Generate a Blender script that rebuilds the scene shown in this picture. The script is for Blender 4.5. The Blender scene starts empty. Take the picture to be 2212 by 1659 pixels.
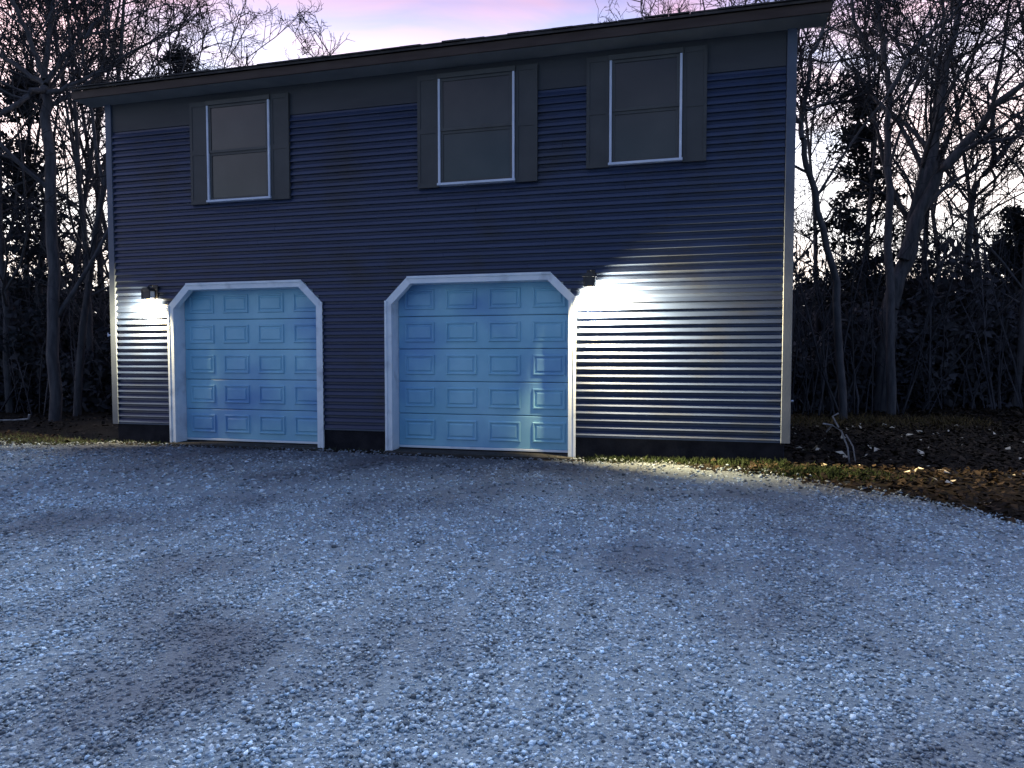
import bpy, bmesh, math, random
import numpy as np
from mathutils import Vector, Matrix

R = math.radians
rng = np.random.default_rng(7)
random.seed(7)
scene = bpy.context.scene
COL = scene.collection

# ------------------------------------------------------------------ camera
CAM = np.array([9.03, -8.98, 1.43])
YAW, FPX = R(13.7), 1400.0 / 2212.0
PITCH = math.atan(58.5 / 1400.0)
cd = bpy.data.cameras.new('camera')
cam = bpy.data.objects.new('camera', cd)
COL.objects.link(cam)
cam.location = CAM
cam.rotation_euler = (math.pi / 2 - PITCH, 0, YAW)
cd.sensor_width = 36.0
cd.lens = 36.0 * FPX
cd.clip_start, cd.clip_end = 0.05, 2000
scene.camera = cam

# ------------------------------------------------------------------ sky, sun, exposure
SUN_EL, SUN_AZ = R(48), R(13.7 + 8)     # the veiled light stands behind the garage
world = bpy.data.worlds.new('World')
scene.world = world
world.use_nodes = True
wn, wl = world.node_tree.nodes, world.node_tree.links
wn.clear()
wout = wn.new('ShaderNodeOutputWorld')
wbg = wn.new('ShaderNodeBackground')
sky = wn.new('ShaderNodeTexSky')
sky.sky_type = 'NISHITA'
sky.sun_disc = False
sky.sun_elevation = SUN_EL
sky.sun_rotation = -SUN_AZ
sky.dust_density = 3.0
wbg.inputs['Strength'].default_value = 0.10
# high thin dusk cloud over that sky: lavender, rose and peach streaks, cream low down
tc = wn.new('ShaderNodeTexCoord')
sep = wn.new('ShaderNodeSeparateXYZ')
wl.new(tc.outputs['Generated'], sep.inputs[0])
mp = wn.new('ShaderNodeMapping')
mp.inputs['Scale'].default_value = (1.3, 1.3, 5.0)
wl.new(tc.outputs['Generated'], mp.inputs[0])
cn = wn.new('ShaderNodeTexNoise')
cn.inputs['Scale'].default_value = 2.2
cn.inputs['Detail'].default_value = 6
cn.inputs['Distortion'].default_value = 0.5
wl.new(mp.outputs[0], cn.inputs['Vector'])
hr = wn.new('ShaderNodeValToRGB')
wl.new(sep.outputs['Z'], hr.inputs[0])
el = hr.color_ramp.elements
el[0].position, el[0].color = 0.0, (18.0, 16.0, 12.4, 1)
el[1].position, el[1].color = 1.0, (5.2, 7.6, 9.6, 1)
for p, c in ((0.18, (16.5, 15.4, 14.2)), (0.33, (14.0, 13.2, 13.0)), (0.40, (9.0, 8.0, 8.2)), (0.47, (3.9, 3.1, 4.6)), (0.62, (4.6, 5.6, 7.6))):
    e = el.new(p)
    e.color = (*c, 1)
cr = wn.new('ShaderNodeValToRGB')
wl.new(cn.outputs['Fac'], cr.inputs[0])
ce = cr.color_ramp.elements
ce[0].position, ce[0].color = 0.38, (0.60, 0.78, 1.16, 1)
ce[1].position, ce[1].color = 0.62, (1.26, 0.86, 0.94, 1)
e = ce.new(0.5)
e.color = (0.98, 0.86, 1.06, 1)
cm = wn.new('ShaderNodeMix')
cm.data_type, cm.blend_type = 'RGBA', 'MULTIPLY'
cz = wn.new('ShaderNodeMapRange')          # the streaks thin out in the haze toward the horizon
cz.inputs['From Min'].default_value, cz.inputs['From Max'].default_value = 0.22, 0.44
cz.inputs['To Min'].default_value, cz.inputs['To Max'].default_value = 0.25, 1.0
wl.new(sep.outputs['Z'], cz.inputs['Value'])
wl.new(cz.outputs[0], cm.inputs[0])
wl.new(hr.outputs[0], cm.inputs[6])
wl.new(cr.outputs[0], cm.inputs[7])
mx = wn.new('ShaderNodeMix')
mx.data_type = 'RGBA'
mx.inputs[0].default_value = 0.9
wl.new(sky.outputs[0], mx.inputs[6])
wl.new(cm.outputs[2], mx.inputs[7])
# after sunset the sky is bright over the afterglow and dim blue on the opposite side
dt = wn.new('ShaderNodeVectorMath')
dt.operation = 'DOT_PRODUCT'
wl.new(tc.outputs['Generated'], dt.inputs[0])
dt.inputs[1].default_value = (-math.sin(SUN_AZ), math.cos(SUN_AZ), 0.0)
dm = wn.new('ShaderNodeMapRange')
dm.inputs['From Min'].default_value, dm.inputs['From Max'].default_value = -0.75, 0.55
wl.new(dt.outputs['Value'], dm.inputs['Value'])
dim = wn.new('ShaderNodeMix')
dim.data_type, dim.blend_type = 'RGBA', 'MULTIPLY'
dim.inputs[0].default_value = 1.0
tint = wn.new('ShaderNodeMix')
tint.data_type = 'RGBA'
wl.new(dm.outputs[0], tint.inputs[0])
tint.inputs[6].default_value = (0.14, 0.23, 0.34, 1)
tint.inputs[7].default_value = (1, 1, 1, 1)
wl.new(mx.outputs[2], dim.inputs[6])
wl.new(tint.outputs[2], dim.inputs[7])
wl.new(dim.outputs[2], wbg.inputs['Color'])
wl.new(wbg.outputs[0], wout.inputs[0])

sl = bpy.data.lights.new('sun', 'SUN')
sl.energy, sl.angle, sl.color = 0.9, R(16), (0.92, 0.95, 1.0)
sun = bpy.data.objects.new('sun', sl)
COL.objects.link(sun)
sd = Vector((-math.sin(SUN_AZ) * math.cos(SUN_EL), math.cos(SUN_AZ) * math.cos(SUN_EL), math.sin(SUN_EL)))
sun.rotation_euler = sd.to_track_quat('Z', 'Y').to_euler()
sun.location = (5, 20, 30)

vs = scene.view_settings
vs.view_transform, vs.look, vs.exposure, vs.gamma = 'Standard', 'None', 0.72, 1.0
vs.use_curve_mapping = False

# ------------------------------------------------------------------ helpers
fw = np.array([-math.sin(YAW) * math.cos(PITCH), math.cos(YAW) * math.cos(PITCH), -math.sin(PITCH)])
rt = np.array([math.cos(YAW), math.sin(YAW), 0.0])
upv = np.cross(rt, fw)


def at(x, y, depth):
    """surveyed point: direction in the 2212 px wide photograph and distance along the view axis"""
    return CAM + (fw + rt * (x - 1106) / 1400 - upv * (y - 829.5) / 1400) * depth


def gz(x, y):
    """height of the ground"""
    x, y = np.asarray(x, float), np.asarray(y, float)
    z = 0.05 * np.exp(-((x - 10.2) / 1.3) ** 2 - ((y + 0.1) / 0.8) ** 2)
    away = np.clip(y - 1.0, 0, 40)
    z = z + 0.012 * away * (x > 10.6) + 0.02 * np.clip(x - 11.5, 0, 6) * np.clip(y + 4, 0, 4) / 4
    z = z + 0.10 * np.clip((y + 0.2) / 1.2, 0, 1) * (x < -0.1) * np.clip((-0.1 - x) / 1.0, 0, 1)
    z = z + 0.012 * np.sin(x * 1.3 + 0.7 * y) * np.sin(y * 0.9 - 0.4 * x + 1.0)
    return z


def tag(o, label=None, cat=None, group=None, kind=None):
    for k, v in (('label', label), ('category', cat), ('group', group), ('kind', kind)):
        if v:
            o[k] = v
    return o


def empty(name, loc, label, cat, group=None):
    o = bpy.data.objects.new(name, None)
    COL.objects.link(o)
    o.location = loc
    o.empty_display_size = 0.2
    return tag(o, label, cat, group)


def link(name, me, mat, parent=None):
    o = bpy.data.objects.new(name, me)
    COL.objects.link(o)
    if mat is not None and not me.materials:
        me.materials.append(mat)
    if parent is not None:
        o.parent = parent
        o.location = -parent.matrix_world.translation if False else (0, 0, 0)
    return o


def mesh_np(name, V, Fq, smooth=False):
    """V (n,3), Fq (m,k) all faces with k corners"""
    me = bpy.data.meshes.new(name)
    V = np.asarray(V, np.float32)
    Fq = np.asarray(Fq, np.int32)
    m, k = Fq.shape
    me.vertices.add(len(V))
    me.vertices.foreach_set('co', V.ravel())
    me.loops.add(m * k)
    me.loops.foreach_set('vertex_index', Fq.ravel())
    me.polygons.add(m)
    me.polygons.foreach_set('loop_start', np.arange(0, m * k, k, dtype=np.int32))
    if smooth:
        me.polygons.foreach_set('use_smooth', np.ones(m, bool))
    me.update(calc_edges=True)
    return me


class MB:
    """collects simple solids into one mesh"""
    def __init__(s):
        s.bm = bmesh.new()

    def box(s, x0, x1, y0, y1, z0, z1, bevel=0.0):
        vs_ = [s.bm.verts.new(p) for p in ((x0, y0, z0), (x1, y0, z0), (x1, y1, z0), (x0, y1, z0),
                                           (x0, y0, z1), (x1, y0, z1), (x1, y1, z1), (x0, y1, z1))]
        fs = []
        for f in ((0, 3, 2, 1), (4, 5, 6, 7), (0, 1, 5, 4), (1, 2, 6, 5), (2, 3, 7, 6), (3, 0, 4, 7)):
            fs.append(s.bm.faces.new([vs_[i] for i in f]))
        if bevel:
            es = list({e for f in fs for e in f.edges})
            bmesh.ops.bevel(s.bm, geom=es, offset=bevel, segments=1, affect='EDGES', profile=0.5)
        return s

    def prism(s, poly, axis, a, b):
        """polygon extruded along an axis; poly in the two other axes (x: (y,z), y: (x,z), z: (x,y))"""
        def P(u, v, t):
            return {'x': (t, u, v), 'y': (u, t, v), 'z': (u, v, t)}[axis]
        A = [s.bm.verts.new(P(u, v, a)) for u, v in poly]
        B = [s.bm.verts.new(P(u, v, b)) for u, v in poly]
        s.bm.faces.new(A)
        s.bm.faces.new(B[::-1])
        n = len(poly)
        for i in range(n):
            s.bm.faces.new((A[i], B[i], B[(i + 1) % n], A[(i + 1) % n]))
        return s

    def lathe(s, prof, c, seg=12):
        rings = []
        for r, z in prof:
            rings.append([s.bm.verts.new((c[0] + r * math.cos(2 * math.pi * i / seg), c[1] + r * math.sin(2 * math.pi * i / seg), c[2] + z)) for i in range(seg)])
        for a, b in zip(rings, rings[1:]):
            for i in range(seg):
                s.bm.faces.new((a[i], a[(i + 1) % seg], b[(i + 1) % seg], b[i]))
        s.bm.faces.new(rings[0][::-1])
        s.bm.faces.new(rings[-1])
        return s

    def tube(s, pts, r, seg=8):
        pts = [Vector(p) for p in pts]
        rings = []
        for i, p in enumerate(pts):
            d = (pts[min(i + 1, len(pts) - 1)] - pts[max(i - 1, 0)]).normalized()
            a = d.orthogonal().normalized()
            b = d.cross(a)
            rings.append([s.bm.verts.new(p + (a * math.cos(2 * math.pi * k / seg) + b * math.sin(2 * math.pi * k / seg)) * r) for k in range(seg)])
        for a, b in zip(rings, rings[1:]):
            for i in range(seg):
                s.bm.faces.new((a[i], a[(i + 1) % seg], b[(i + 1) % seg], b[i]))
        s.bm.faces.new(rings[0][::-1])
        s.bm.faces.new(rings[-1])
        return s

    def build(s, name, mat, parent=None, smooth=False):
        bmesh.ops.recalc_face_normals(s.bm, faces=s.bm.faces)
        me = bpy.data.meshes.new(name)
        s.bm.to_mesh(me)
        s.bm.free()
        if smooth:
            for p in me.polygons:
                p.use_smooth = True
        return link(name, me, mat, parent)


# ------------------------------------------------------------------ materials
def mat(name, c1, c2=None, scale=4.0, rough=0.7, spec=0.3, bump=0.0, bscale=40.0, detail=5, stretch=(1, 1, 1),
        lo=0.35, hi=0.65, attr=None, metal=0.0, dirt=None):
    m = bpy.data.materials.new(name)
    m.use_nodes = True
    n, l = m.node_tree.nodes, m.node_tree.links
    b = n['Principled BSDF']
    b.inputs['Roughness'].default_value = rough
    b.inputs['Specular IOR Level'].default_value = spec
    b.inputs['Metallic'].default_value = metal
    t = n.new('ShaderNodeTexCoord')
    mpn = n.new('ShaderNodeMapping')
    mpn.inputs['Scale'].default_value = stretch
    geo = n.new('ShaderNodeNewGeometry')
    l.new(geo.outputs['Position'], mpn.inputs[0])
    nz = n.new('ShaderNodeTexNoise')
    nz.inputs['Scale'].default_value = scale
    nz.inputs['Detail'].default_value = detail
    l.new(mpn.outputs[0], nz.inputs['Vector'])
    rp = n.new('ShaderNodeValToRGB')
    rp.color_ramp.elements[0].position, rp.color_ramp.elements[1].position = lo, hi
    rp.color_ramp.elements[0].color = (*c1, 1)
    rp.color_ramp.elements[1].color = (*(c2 or c1), 1)
    l.new(nz.outputs['Fac'], rp.inputs[0])
    out = rp.outputs[0]
    if attr:
        at_ = n.new('ShaderNodeAttribute')
        at_.attribute_name = attr
        mm = n.new('ShaderNodeMix')
        mm.data_type, mm.blend_type = 'RGBA', 'MULTIPLY'
        mm.inputs[0].default_value = 1.0
        l.new(out, mm.inputs[6])
        l.new(at_.outputs['Color'], mm.inputs[7])
        out = mm.outputs[2]
    if dirt:
        dc, ds, dlo, dhi = dirt
        dn = n.new('ShaderNodeTexNoise')
        dn.inputs['Scale'].default_value = ds
        dn.inputs['Detail'].default_value = 6
        l.new(geo.outputs['Position'], dn.inputs['Vector'])
        dr = n.new('ShaderNodeMapRange')
        dr.inputs['From Min'].default_value, dr.inputs['From Max'].default_value = dlo, dhi
        l.new(dn.outputs['Fac'], dr.inputs['Value'])
        dm = n.new('ShaderNodeMix')
        dm.data_type = 'RGBA'
        l.new(dr.outputs[0], dm.inputs[0])
        l.new(out, dm.inputs[6])
        dm.inputs[7].default_value = (*dc, 1)
        out = dm.outputs[2]
    l.new(out, b.inputs['Base Color'])
    if bump:
        bn = n.new('ShaderNodeTexNoise')
        bn.inputs['Scale'].default_value = bscale
        bn.inputs['Detail'].default_value = 4
        l.new(mpn.outputs[0], bn.inputs['Vector'])
        bu = n.new('ShaderNodeBump')
        bu.inputs['Strength'].default_value = bump
        bu.inputs['Distance'].default_value = 0.02
        l.new(bn.outputs['Fac'], bu.inputs['Height'])
        l.new(bu.outputs[0], b.inputs['Normal'])
    return m


M = {}
M['siding'] = mat('navy_siding', (0.017, 0.029, 0.070), (0.027, 0.043, 0.096), 2.0, 0.38, 0.45, 0.08, 30, stretch=(0.4, 1, 6), dirt=((0.024, 0.028, 0.040), 1.3, 0.5, 0.75))
M['corner'] = mat('corner_trim', (0.060, 0.080, 0.125), (0.082, 0.105, 0.155), 3, 0.5, 0.3, 0.05)
M['trim'] = mat('pale_trim', (0.60, 0.70, 0.80), (0.70, 0.78, 0.86), 5, 0.45, 0.3, 0.06, dirt=((0.30, 0.36, 0.44), 3.0, 0.55, 0.8))
M['wtrim'] = mat('window_trim', (0.45, 0.52, 0.66), (0.58, 0.64, 0.76), 4, 0.45, 0.3)
M['door'] = mat('blue_door', (0.20, 0.46, 0.64), (0.29, 0.57, 0.74), 1.4, 0.42, 0.4, 0.05, 25, dirt=((0.13, 0.30, 0.58), 0.9, 0.45, 0.7))
M['seal'] = mat('rubber', (0.012, 0.012, 0.015), None, rough=0.8)
M['found'] = mat('foundation', (0.010, 0.011, 0.016), (0.02, 0.021, 0.028), 5, 0.9, 0.1, 0.3)
M['slab'] = mat('slab', (0.025, 0.026, 0.026), (0.05, 0.05, 0.05), 6, 0.9, 0.2, 0.4)
M['soffit'] = mat('soffit', (0.16, 0.17, 0.175), (0.20, 0.21, 0.21), 3, 0.6, 0.2)
M['fascia'] = mat('fascia', (0.040, 0.028, 0.025), (0.06, 0.045, 0.04), 3, 0.6, 0.2, 0.1, stretch=(0.5, 1, 4))
M['shingle'] = mat('shingles', (0.045, 0.043, 0.045), (0.075, 0.07, 0.068), 8, 0.95, 0.1, 0.5, 120)
M['eave_shade'] = mat('eave_shade', (0.034, 0.038, 0.046), (0.046, 0.050, 0.058), 1.2, 0.6, 0.3, 0.06, stretch=(0.5, 1, 3))  # grey of the shaded wall top, put into the colour of an added band
M['shutter'] = mat('shutter', (0.046, 0.050, 0.054), (0.058, 0.062, 0.066), 3, 0.6, 0.3, 0.08)
M['sash'] = mat('sash', (0.055, 0.058, 0.06), (0.07, 0.074, 0.074), 3, 0.5, 0.3)
M['glass'] = mat('dark_glass', (0.030, 0.034, 0.036), (0.044, 0.047, 0.048), 1.5, 0.12, 0.5)
M['black'] = mat('black_metal', (0.014, 0.014, 0.016), (0.03, 0.03, 0.033), 12, 0.45, 0.5)
M['bark'] = mat('bark', (0.055, 0.055, 0.062), (0.095, 0.093, 0.10), 5, 0.95, 0.1, 0.8, 14, stretch=(3, 3, 0.6))
M['twig'] = mat('twigs', (0.032, 0.032, 0.038), (0.055, 0.054, 0.06), 3, 0.95, 0.1)
M['needle'] = mat('needles', (0.018, 0.022, 0.026), (0.032, 0.036, 0.040), 3, 0.9, 0.1)
M['thicket'] = mat('thicket', (0.032, 0.033, 0.041), (0.082, 0.080, 0.090), 1.2, 0.95, 0.05)
M['floor'] = mat('forest_floor', (0.007, 0.0065, 0.0065), (0.020, 0.017, 0.014), 2.5, 0.95, 0.05, 0.9, 25, dirt=((0.026, 0.019, 0.011), 0.5, 0.55, 0.75))
M['leaf'] = mat('leaf_litter', (0.85, 0.85, 0.85), (1, 1, 1), 8, 0.8, 0.1, attr='tint')
M['grass'] = mat('grass', (0.025, 0.042, 0.016), (0.055, 0.075, 0.03), 5, 0.8, 0.1, attr='tint')
M['pale'] = mat('weathered_wood', (0.16, 0.16, 0.17), (0.30, 0.30, 0.31), 9, 0.9, 0.1, 0.4)


def gravel_mat(name, attr):
    """crushed bluestone; earthy damp wear before the doors and along old wheel tracks"""
    k = 1.30 if attr else 0.72
    m = mat(name, (0.225 * k, 0.305 * k, 0.365 * k), (0.39 * k, 0.495 * k, 0.56 * k), 9 if attr else 34, 0.85, 0.2, 0.9, 70, lo=0.3, hi=0.7, attr=attr,
            dirt=((0.13, 0.15, 0.18), 0.55, 0.50, 0.74))
    n, l = m.node_tree.nodes, m.node_tree.links
    b = n['Principled BSDF']
    src = b.inputs['Base Color'].links[0].from_socket
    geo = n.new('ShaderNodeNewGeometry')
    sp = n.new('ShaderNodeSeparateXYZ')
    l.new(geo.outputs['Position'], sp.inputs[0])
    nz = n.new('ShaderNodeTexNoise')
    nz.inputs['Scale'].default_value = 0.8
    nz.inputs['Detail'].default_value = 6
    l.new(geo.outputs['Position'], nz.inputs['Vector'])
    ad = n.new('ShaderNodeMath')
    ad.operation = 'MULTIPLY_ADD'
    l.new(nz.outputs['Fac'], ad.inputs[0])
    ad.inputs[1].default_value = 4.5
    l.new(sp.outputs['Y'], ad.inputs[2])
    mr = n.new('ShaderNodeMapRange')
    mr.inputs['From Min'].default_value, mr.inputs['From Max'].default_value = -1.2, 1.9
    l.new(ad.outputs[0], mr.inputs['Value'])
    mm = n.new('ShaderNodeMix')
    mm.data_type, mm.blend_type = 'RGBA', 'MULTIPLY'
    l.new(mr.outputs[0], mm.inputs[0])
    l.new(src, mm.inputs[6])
    mm.inputs[7].default_value = (0.42, 0.39, 0.41, 1)  # darkens toward the building: its shade painted in, together with brown earth
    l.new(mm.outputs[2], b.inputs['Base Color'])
    return m


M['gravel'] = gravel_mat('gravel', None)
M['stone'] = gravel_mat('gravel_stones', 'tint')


def emit(name, col, s):
    m = bpy.data.materials.new(name)
    m.use_nodes = True
    n, l = m.node_tree.nodes, m.node_tree.links
    n.clear()
    o = n.new('ShaderNodeOutputMaterial')
    e = n.new('ShaderNodeEmission')
    e.inputs[0].default_value = (*col, 1)
    e.inputs[1].default_value = s
    l.new(e.outputs[0], o.inputs[0])
    return m


M['bulb'] = emit('lit_bulb', (1.0, 0.80, 0.42), 6.0)
M['frost'] = mat('frosted_pane', (0.45, 0.50, 0.58), (0.55, 0.6, 0.66), 9, 0.35, 0.4)

# ------------------------------------------------------------------ ground
def sheet(name, xs, ys, material, dz=0.0, kind='structure'):
    X, Y = np.meshgrid(xs, ys)
    V = np.stack([X.ravel(), Y.ravel(), gz(X, Y).ravel() + dz], 1)
    nx = len(xs)
    i, j = np.meshgrid(np.arange(nx - 1), np.arange(len(ys) - 1))
    a = (j * nx + i).ravel()
    me = mesh_np(name, V, np.stack([a, a + 1, a + nx + 1, a + nx], 1), True)
    return tag(link(name, me, material), kind=kind)


xs = np.unique(np.concatenate([np.linspace(-250, -14, 14), np.linspace(-14, 26, 101), np.linspace(26, 250, 14)]))
ys = np.unique(np.concatenate([np.linspace(-250, -14, 14), np.linspace(-14, 30, 111), np.linspace(30, 250, 14)]))
g = sheet('ground', xs, ys, M['floor'])
tag(g, 'dark leaf covered forest floor around the gravel drive', 'ground')

# gravel drive: its far edge runs along the building and away to the right
EDGE = [(-30, -0.6), (-6, -0.35), (-3, -0.3), (-1.6, -0.45), (-0.6, -0.25), (0, -0.05), (1, 0.0), (8, 0.0), (9.0, -0.10), (9.7, -0.32),
        (10.4, -0.65), (11.2, -1.42), (12.0, -2.5), (13.0, -4.0), (14.5, -6.5), (17, -11), (22, -20), (30, -40)]
ex, ey = np.array([p[0] for p in EDGE]), np.array([p[1] for p in EDGE])


def edge_y(x):
    x = np.asarray(x, float)
    w = 0.10 * np.sin(x * 2.3 + .6) + 0.07 * np.sin(x * 5.1) + 0.05 * np.sin(x * 11.7 + 1) + 0.03 * np.sin(x * 23 + 2)
    return np.interp(x, ex, ey) + w * ((x < 0.2) | (x > 7.8))


gx = np.unique(np.concatenate([np.linspace(-30, -4, 14), np.linspace(-4, 15, 260), np.linspace(15, 30, 10)]))
gt = np.concatenate([np.linspace(0, 0.5, 60), np.linspace(0.5, 1, 8)[1:]])
GX, GT = np.meshgrid(gx, gt)
GYe = edge_y(GX)
GY = GYe + (-45 - GYe) * (GT ** 1.0 * 1.0)
micro = 0.004 * np.sin(GX * 17 + GY * 3) * np.sin(GY * 13 - GX * 5)
GZ = gz(GX, GY) + 0.014 + micro
GZ[0] = gz(GX[0], GY[0]) - 0.02
V = np.stack([GX.ravel(), GY.ravel(), GZ.ravel()], 1)
nx = len(gx)
i, j = np.meshgrid(np.arange(nx - 1), np.arange(len(gt) - 1))
a = (j * nx + i).ravel()
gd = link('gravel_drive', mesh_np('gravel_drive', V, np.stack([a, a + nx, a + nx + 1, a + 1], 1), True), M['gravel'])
tag(gd, 'pale blue grey gravel drive in front of the garage', 'drive', kind='structure')


def scatter_stones():
    ico = bmesh.new()
    bmesh.ops.create_icosphere(ico, subdivisions=1, radius=1.0)
    bv = np.array([v.co[:] for v in ico.verts])
    bf = np.array([[v.index for v in f.verts] for f in ico.faces])
    ico.free()
    P, S = [], []
    # (near, far) distance from the camera along the view, stones, size
    for d0, d1, n, s0, s1 in ((1.6, 2.6, 22000, .003, .012), (2.6, 4.2, 32000, .004, .012), (4.2, 6.5, 26000, .006, .015), (6.5, 11.5, 22000, .009, .022)):
        d = np.sqrt(rng.uniform(d0 ** 2, d1 ** 2, n))
        s = rng.uniform(-0.92, 0.92, n) * d
        f2, r2 = fw[:2] / np.linalg.norm(fw[:2]), rt[:2]
        xy = CAM[:2] + d[:, None] * f2 + s[:, None] * r2
        ok = xy[:, 1] < edge_y(xy[:, 0]) + rng.normal(0, 0.06, n) - 0.02
        P.append(xy[ok])
        S.append((s0 + (s1 - s0) * rng.random(n) ** 2.6)[ok])
    P, S = np.concatenate(P), np.concatenate(S)
    n = len(P)
    keep = ~((P[:, 0] > 0) & (P[:, 0] < 10.6) & (P[:, 1] > -0.04))
    P, S = P[keep], S[keep]
    n = len(P)
    var = bv[None] * (1 + rng.normal(0, 0.27, (n, len(bv), 1)))
    sc = np.stack([rng.uniform(.8, 1.4, n), rng.uniform(.8, 1.4, n), rng.uniform(.5, .9, n)], 1) * S[:, None]
    var = var * sc[:, None]
    an = rng.uniform(0, 6.28, n)
    c, s_ = np.cos(an)[:, None], np.sin(an)[:, None]
    til = rng.normal(0, .35, n)[:, None]
    x, y, z = var[..., 0], var[..., 1], var[..., 2]
    y, z = y * np.cos(til) - z * np.sin(til), y * np.sin(til) + z * np.cos(til)
    x, y = x * c - y * s_, x * s_ + y * c
    zc = gz(P[:, 0], P[:, 1]) + 0.014 + S * rng.uniform(-.1, .55, n)
    V = np.stack([x + P[:, :1], y + P[:, 1:2], z + zc[:, None]], 2).reshape(-1, 3)
    Fq = (bf[None] + (np.arange(n) * len(bv))[:, None, None]).reshape(-1, 3)
    me = mesh_np('gravel_stones', V, Fq)
    at_ = me.attributes.new('tint', 'FLOAT_COLOR', 'FACE')
    t = np.clip(rng.normal(1.05, 0.44, n), 0.25, 2.3)
    hue = rng.normal(0, 0.05, n)
    col = np.stack([t * (1 + hue), t, t * (1 - hue * 0.8), np.ones(n)], 1)
    at_.data.foreach_set('color', np.repeat(col, len(bf), 0).astype(np.float32).ravel())
    return tag(link('gravel_stones', me, M['stone']), 'loose crushed stones lying over the gravel drive', 'gravel', kind='stuff')


scatter_stones()

# ------------------------------------------------------------------ garage building
W, ZB, ZT, DEP = 10.51, 0.34, 5.56, 7.6
garage = empty('garage', (0, 0, 0), 'two storey navy clapboard garage with two pale blue doors', 'garage')
DOORS = [(1.115, 3.872), (4.92, 7.752)]          # outer edges of the door surrounds
TW, DTOP, CH = 0.095, 2.60, 0.34                  # surround width, top, corner chamfer
REC = 0.20

# core walls (shell with door openings)
for wx0, wx1 in ((0.03, DOORS[0][0] + TW * .8), (DOORS[0][1] - TW * .8, DOORS[1][0] + TW * .8), (DOORS[1][1] - TW * .8, W - 0.03)):
    MB().box(wx0, wx1, 0.0, 0.16, 0.0, DTOP - TW * .5).build('lower_wall', M['siding'], garage)
MB().box(0.03, W - 0.03, 0.0, 0.16, DTOP - TW * .5 + 0.001, ZT + 0.1).build('upper_wall', M['siding'], garage)
MB().box(0.03, 0.19, 0.161, DEP - .161, 0.0, ZT + 0.1).build('side_wall', M['siding'], garage)
MB().box(W - 0.19, W - 0.03, 0.161, DEP - .161, 0.0, ZT + 0.1).build('side_wall', M['siding'], garage)
MB().box(0.03, W - 0.03, DEP - 0.16, DEP, 0.0, ZT + 0.1).build('rear_wall', M['siding'], garage)
for x0, x1 in ((0.035, DOORS[0][0] + .01), (DOORS[0][1] - .01, DOORS[1][0] + .01), (DOORS[1][1] - .01, W - 0.035)):
    MB().box(x0, x1, -0.008, -0.001, -0.1, ZB - 0.002).build('foundation', M['found'], garage)

# clapboards, each course (or its piece beside a door) a board of its own
EXP = 0.1016
prof = [(-0.002, 0.0), (-0.042, 0.0), (-0.043, 0.006), (-0.024, 0.050), (-0.014, 0.056), (-0.007, 0.066), (-0.005, 0.0820), (-0.0045, EXP - 0.0005), (-0.002, EXP - 0.0005)]
ZF = ZB + 47 * EXP            # an added smooth band stands for the shaded, lineless siding under the soffit
ncourse = 46
MB().box(0.085, W - 0.085, -0.024, -0.002, ZF + .002, ZT - .001, .003).build('shade_band', M['eave_shade'], garage)


def door_cut(k, z):
    d0, d1 = DOORS[k]
    zc = DTOP - CH
    t = max(0.0, z + EXP * 0.5 - zc)
    if z > DTOP - 0.06:
        return None
    return d0 + min(t, CH) + 0.012, d1 - min(t, CH) - 0.012


for c in range(ncourse + 1):
    z = ZB + c * EXP
    h = min(EXP, ZT + 0.02 - z)
    cuts = [door_cut(k, z) for k in (0, 1)]
    segs, x = [], 0.085
    for ct in cuts:
        if ct:
            segs.append((x, ct[0]))
            x = ct[1]
    segs.append((x, W - 0.085))
    lengths = []
    for x0, x1 in segs:                 # stock lengths butt at staggered seams
        while x1 - x0 > 4.4:
            cut = x0 + random.uniform(2.4, 3.9)
            lengths.append((x0, cut - .0015))
            x0 = cut + .0015
        lengths.append((x0, x1))
    for x0, x1 in lengths:
        mb = MB()
        off = random.uniform(0, .0022)
        # slight bow along the board, as vinyl hangs
        n = max(2, int((x1 - x0) / 0.7))
        ph = random.uniform(0, 6)
        cols = []
        for q in range(n + 1):
            xx = x0 + (x1 - x0) * q / n
            dy = 0.0015 * math.sin(xx * 1.9 + ph) + 0.001 * math.sin(xx * 4.3 + ph * 2)
            dz = 0.0012 * math.sin(xx * 1.1 + ph * 1.7)
            cols.append([mb.bm.verts.new((xx, py - (abs(dy) + off if py < -0.003 else 0), z + min(pz, h) + (dz if pz < .09 and py < -.003 else 0))) for py, pz in prof])
        m_ = len(prof)
        for A, B in zip(cols, cols[1:]):
            for q in range(m_):
                mb.bm.faces.new((A[q], A[(q + 1) % m_], B[(q + 1) % m_], B[q]))
        mb.bm.faces.new(cols[0][::-1])
        mb.bm.faces.new(cols[-1])
        mb.build('siding_board', M['siding'], garage)
# bright starter strip under the lowest course
for x0, x1 in ((0.085, DOORS[0][0]), (DOORS[0][1], DOORS[1][0]), (DOORS[1][1], W - 0.085)):
    MB().box(x0, x1, -0.036, -0.002, ZB - 0.026, ZB - 0.002).build('starter_strip', M['corner'], garage)
# corner boards
MB().box(-0.035, 0.08, -0.050, 0.08, ZB - 0.03, ZT, 0.004).build('corner_board', M['corner'], garage)
MB().box(W - 0.08, W + 0.035, -0.050, 0.08, ZB - 0.03, ZT, 0.004).build('corner_board', M['corner'], garage)

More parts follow.
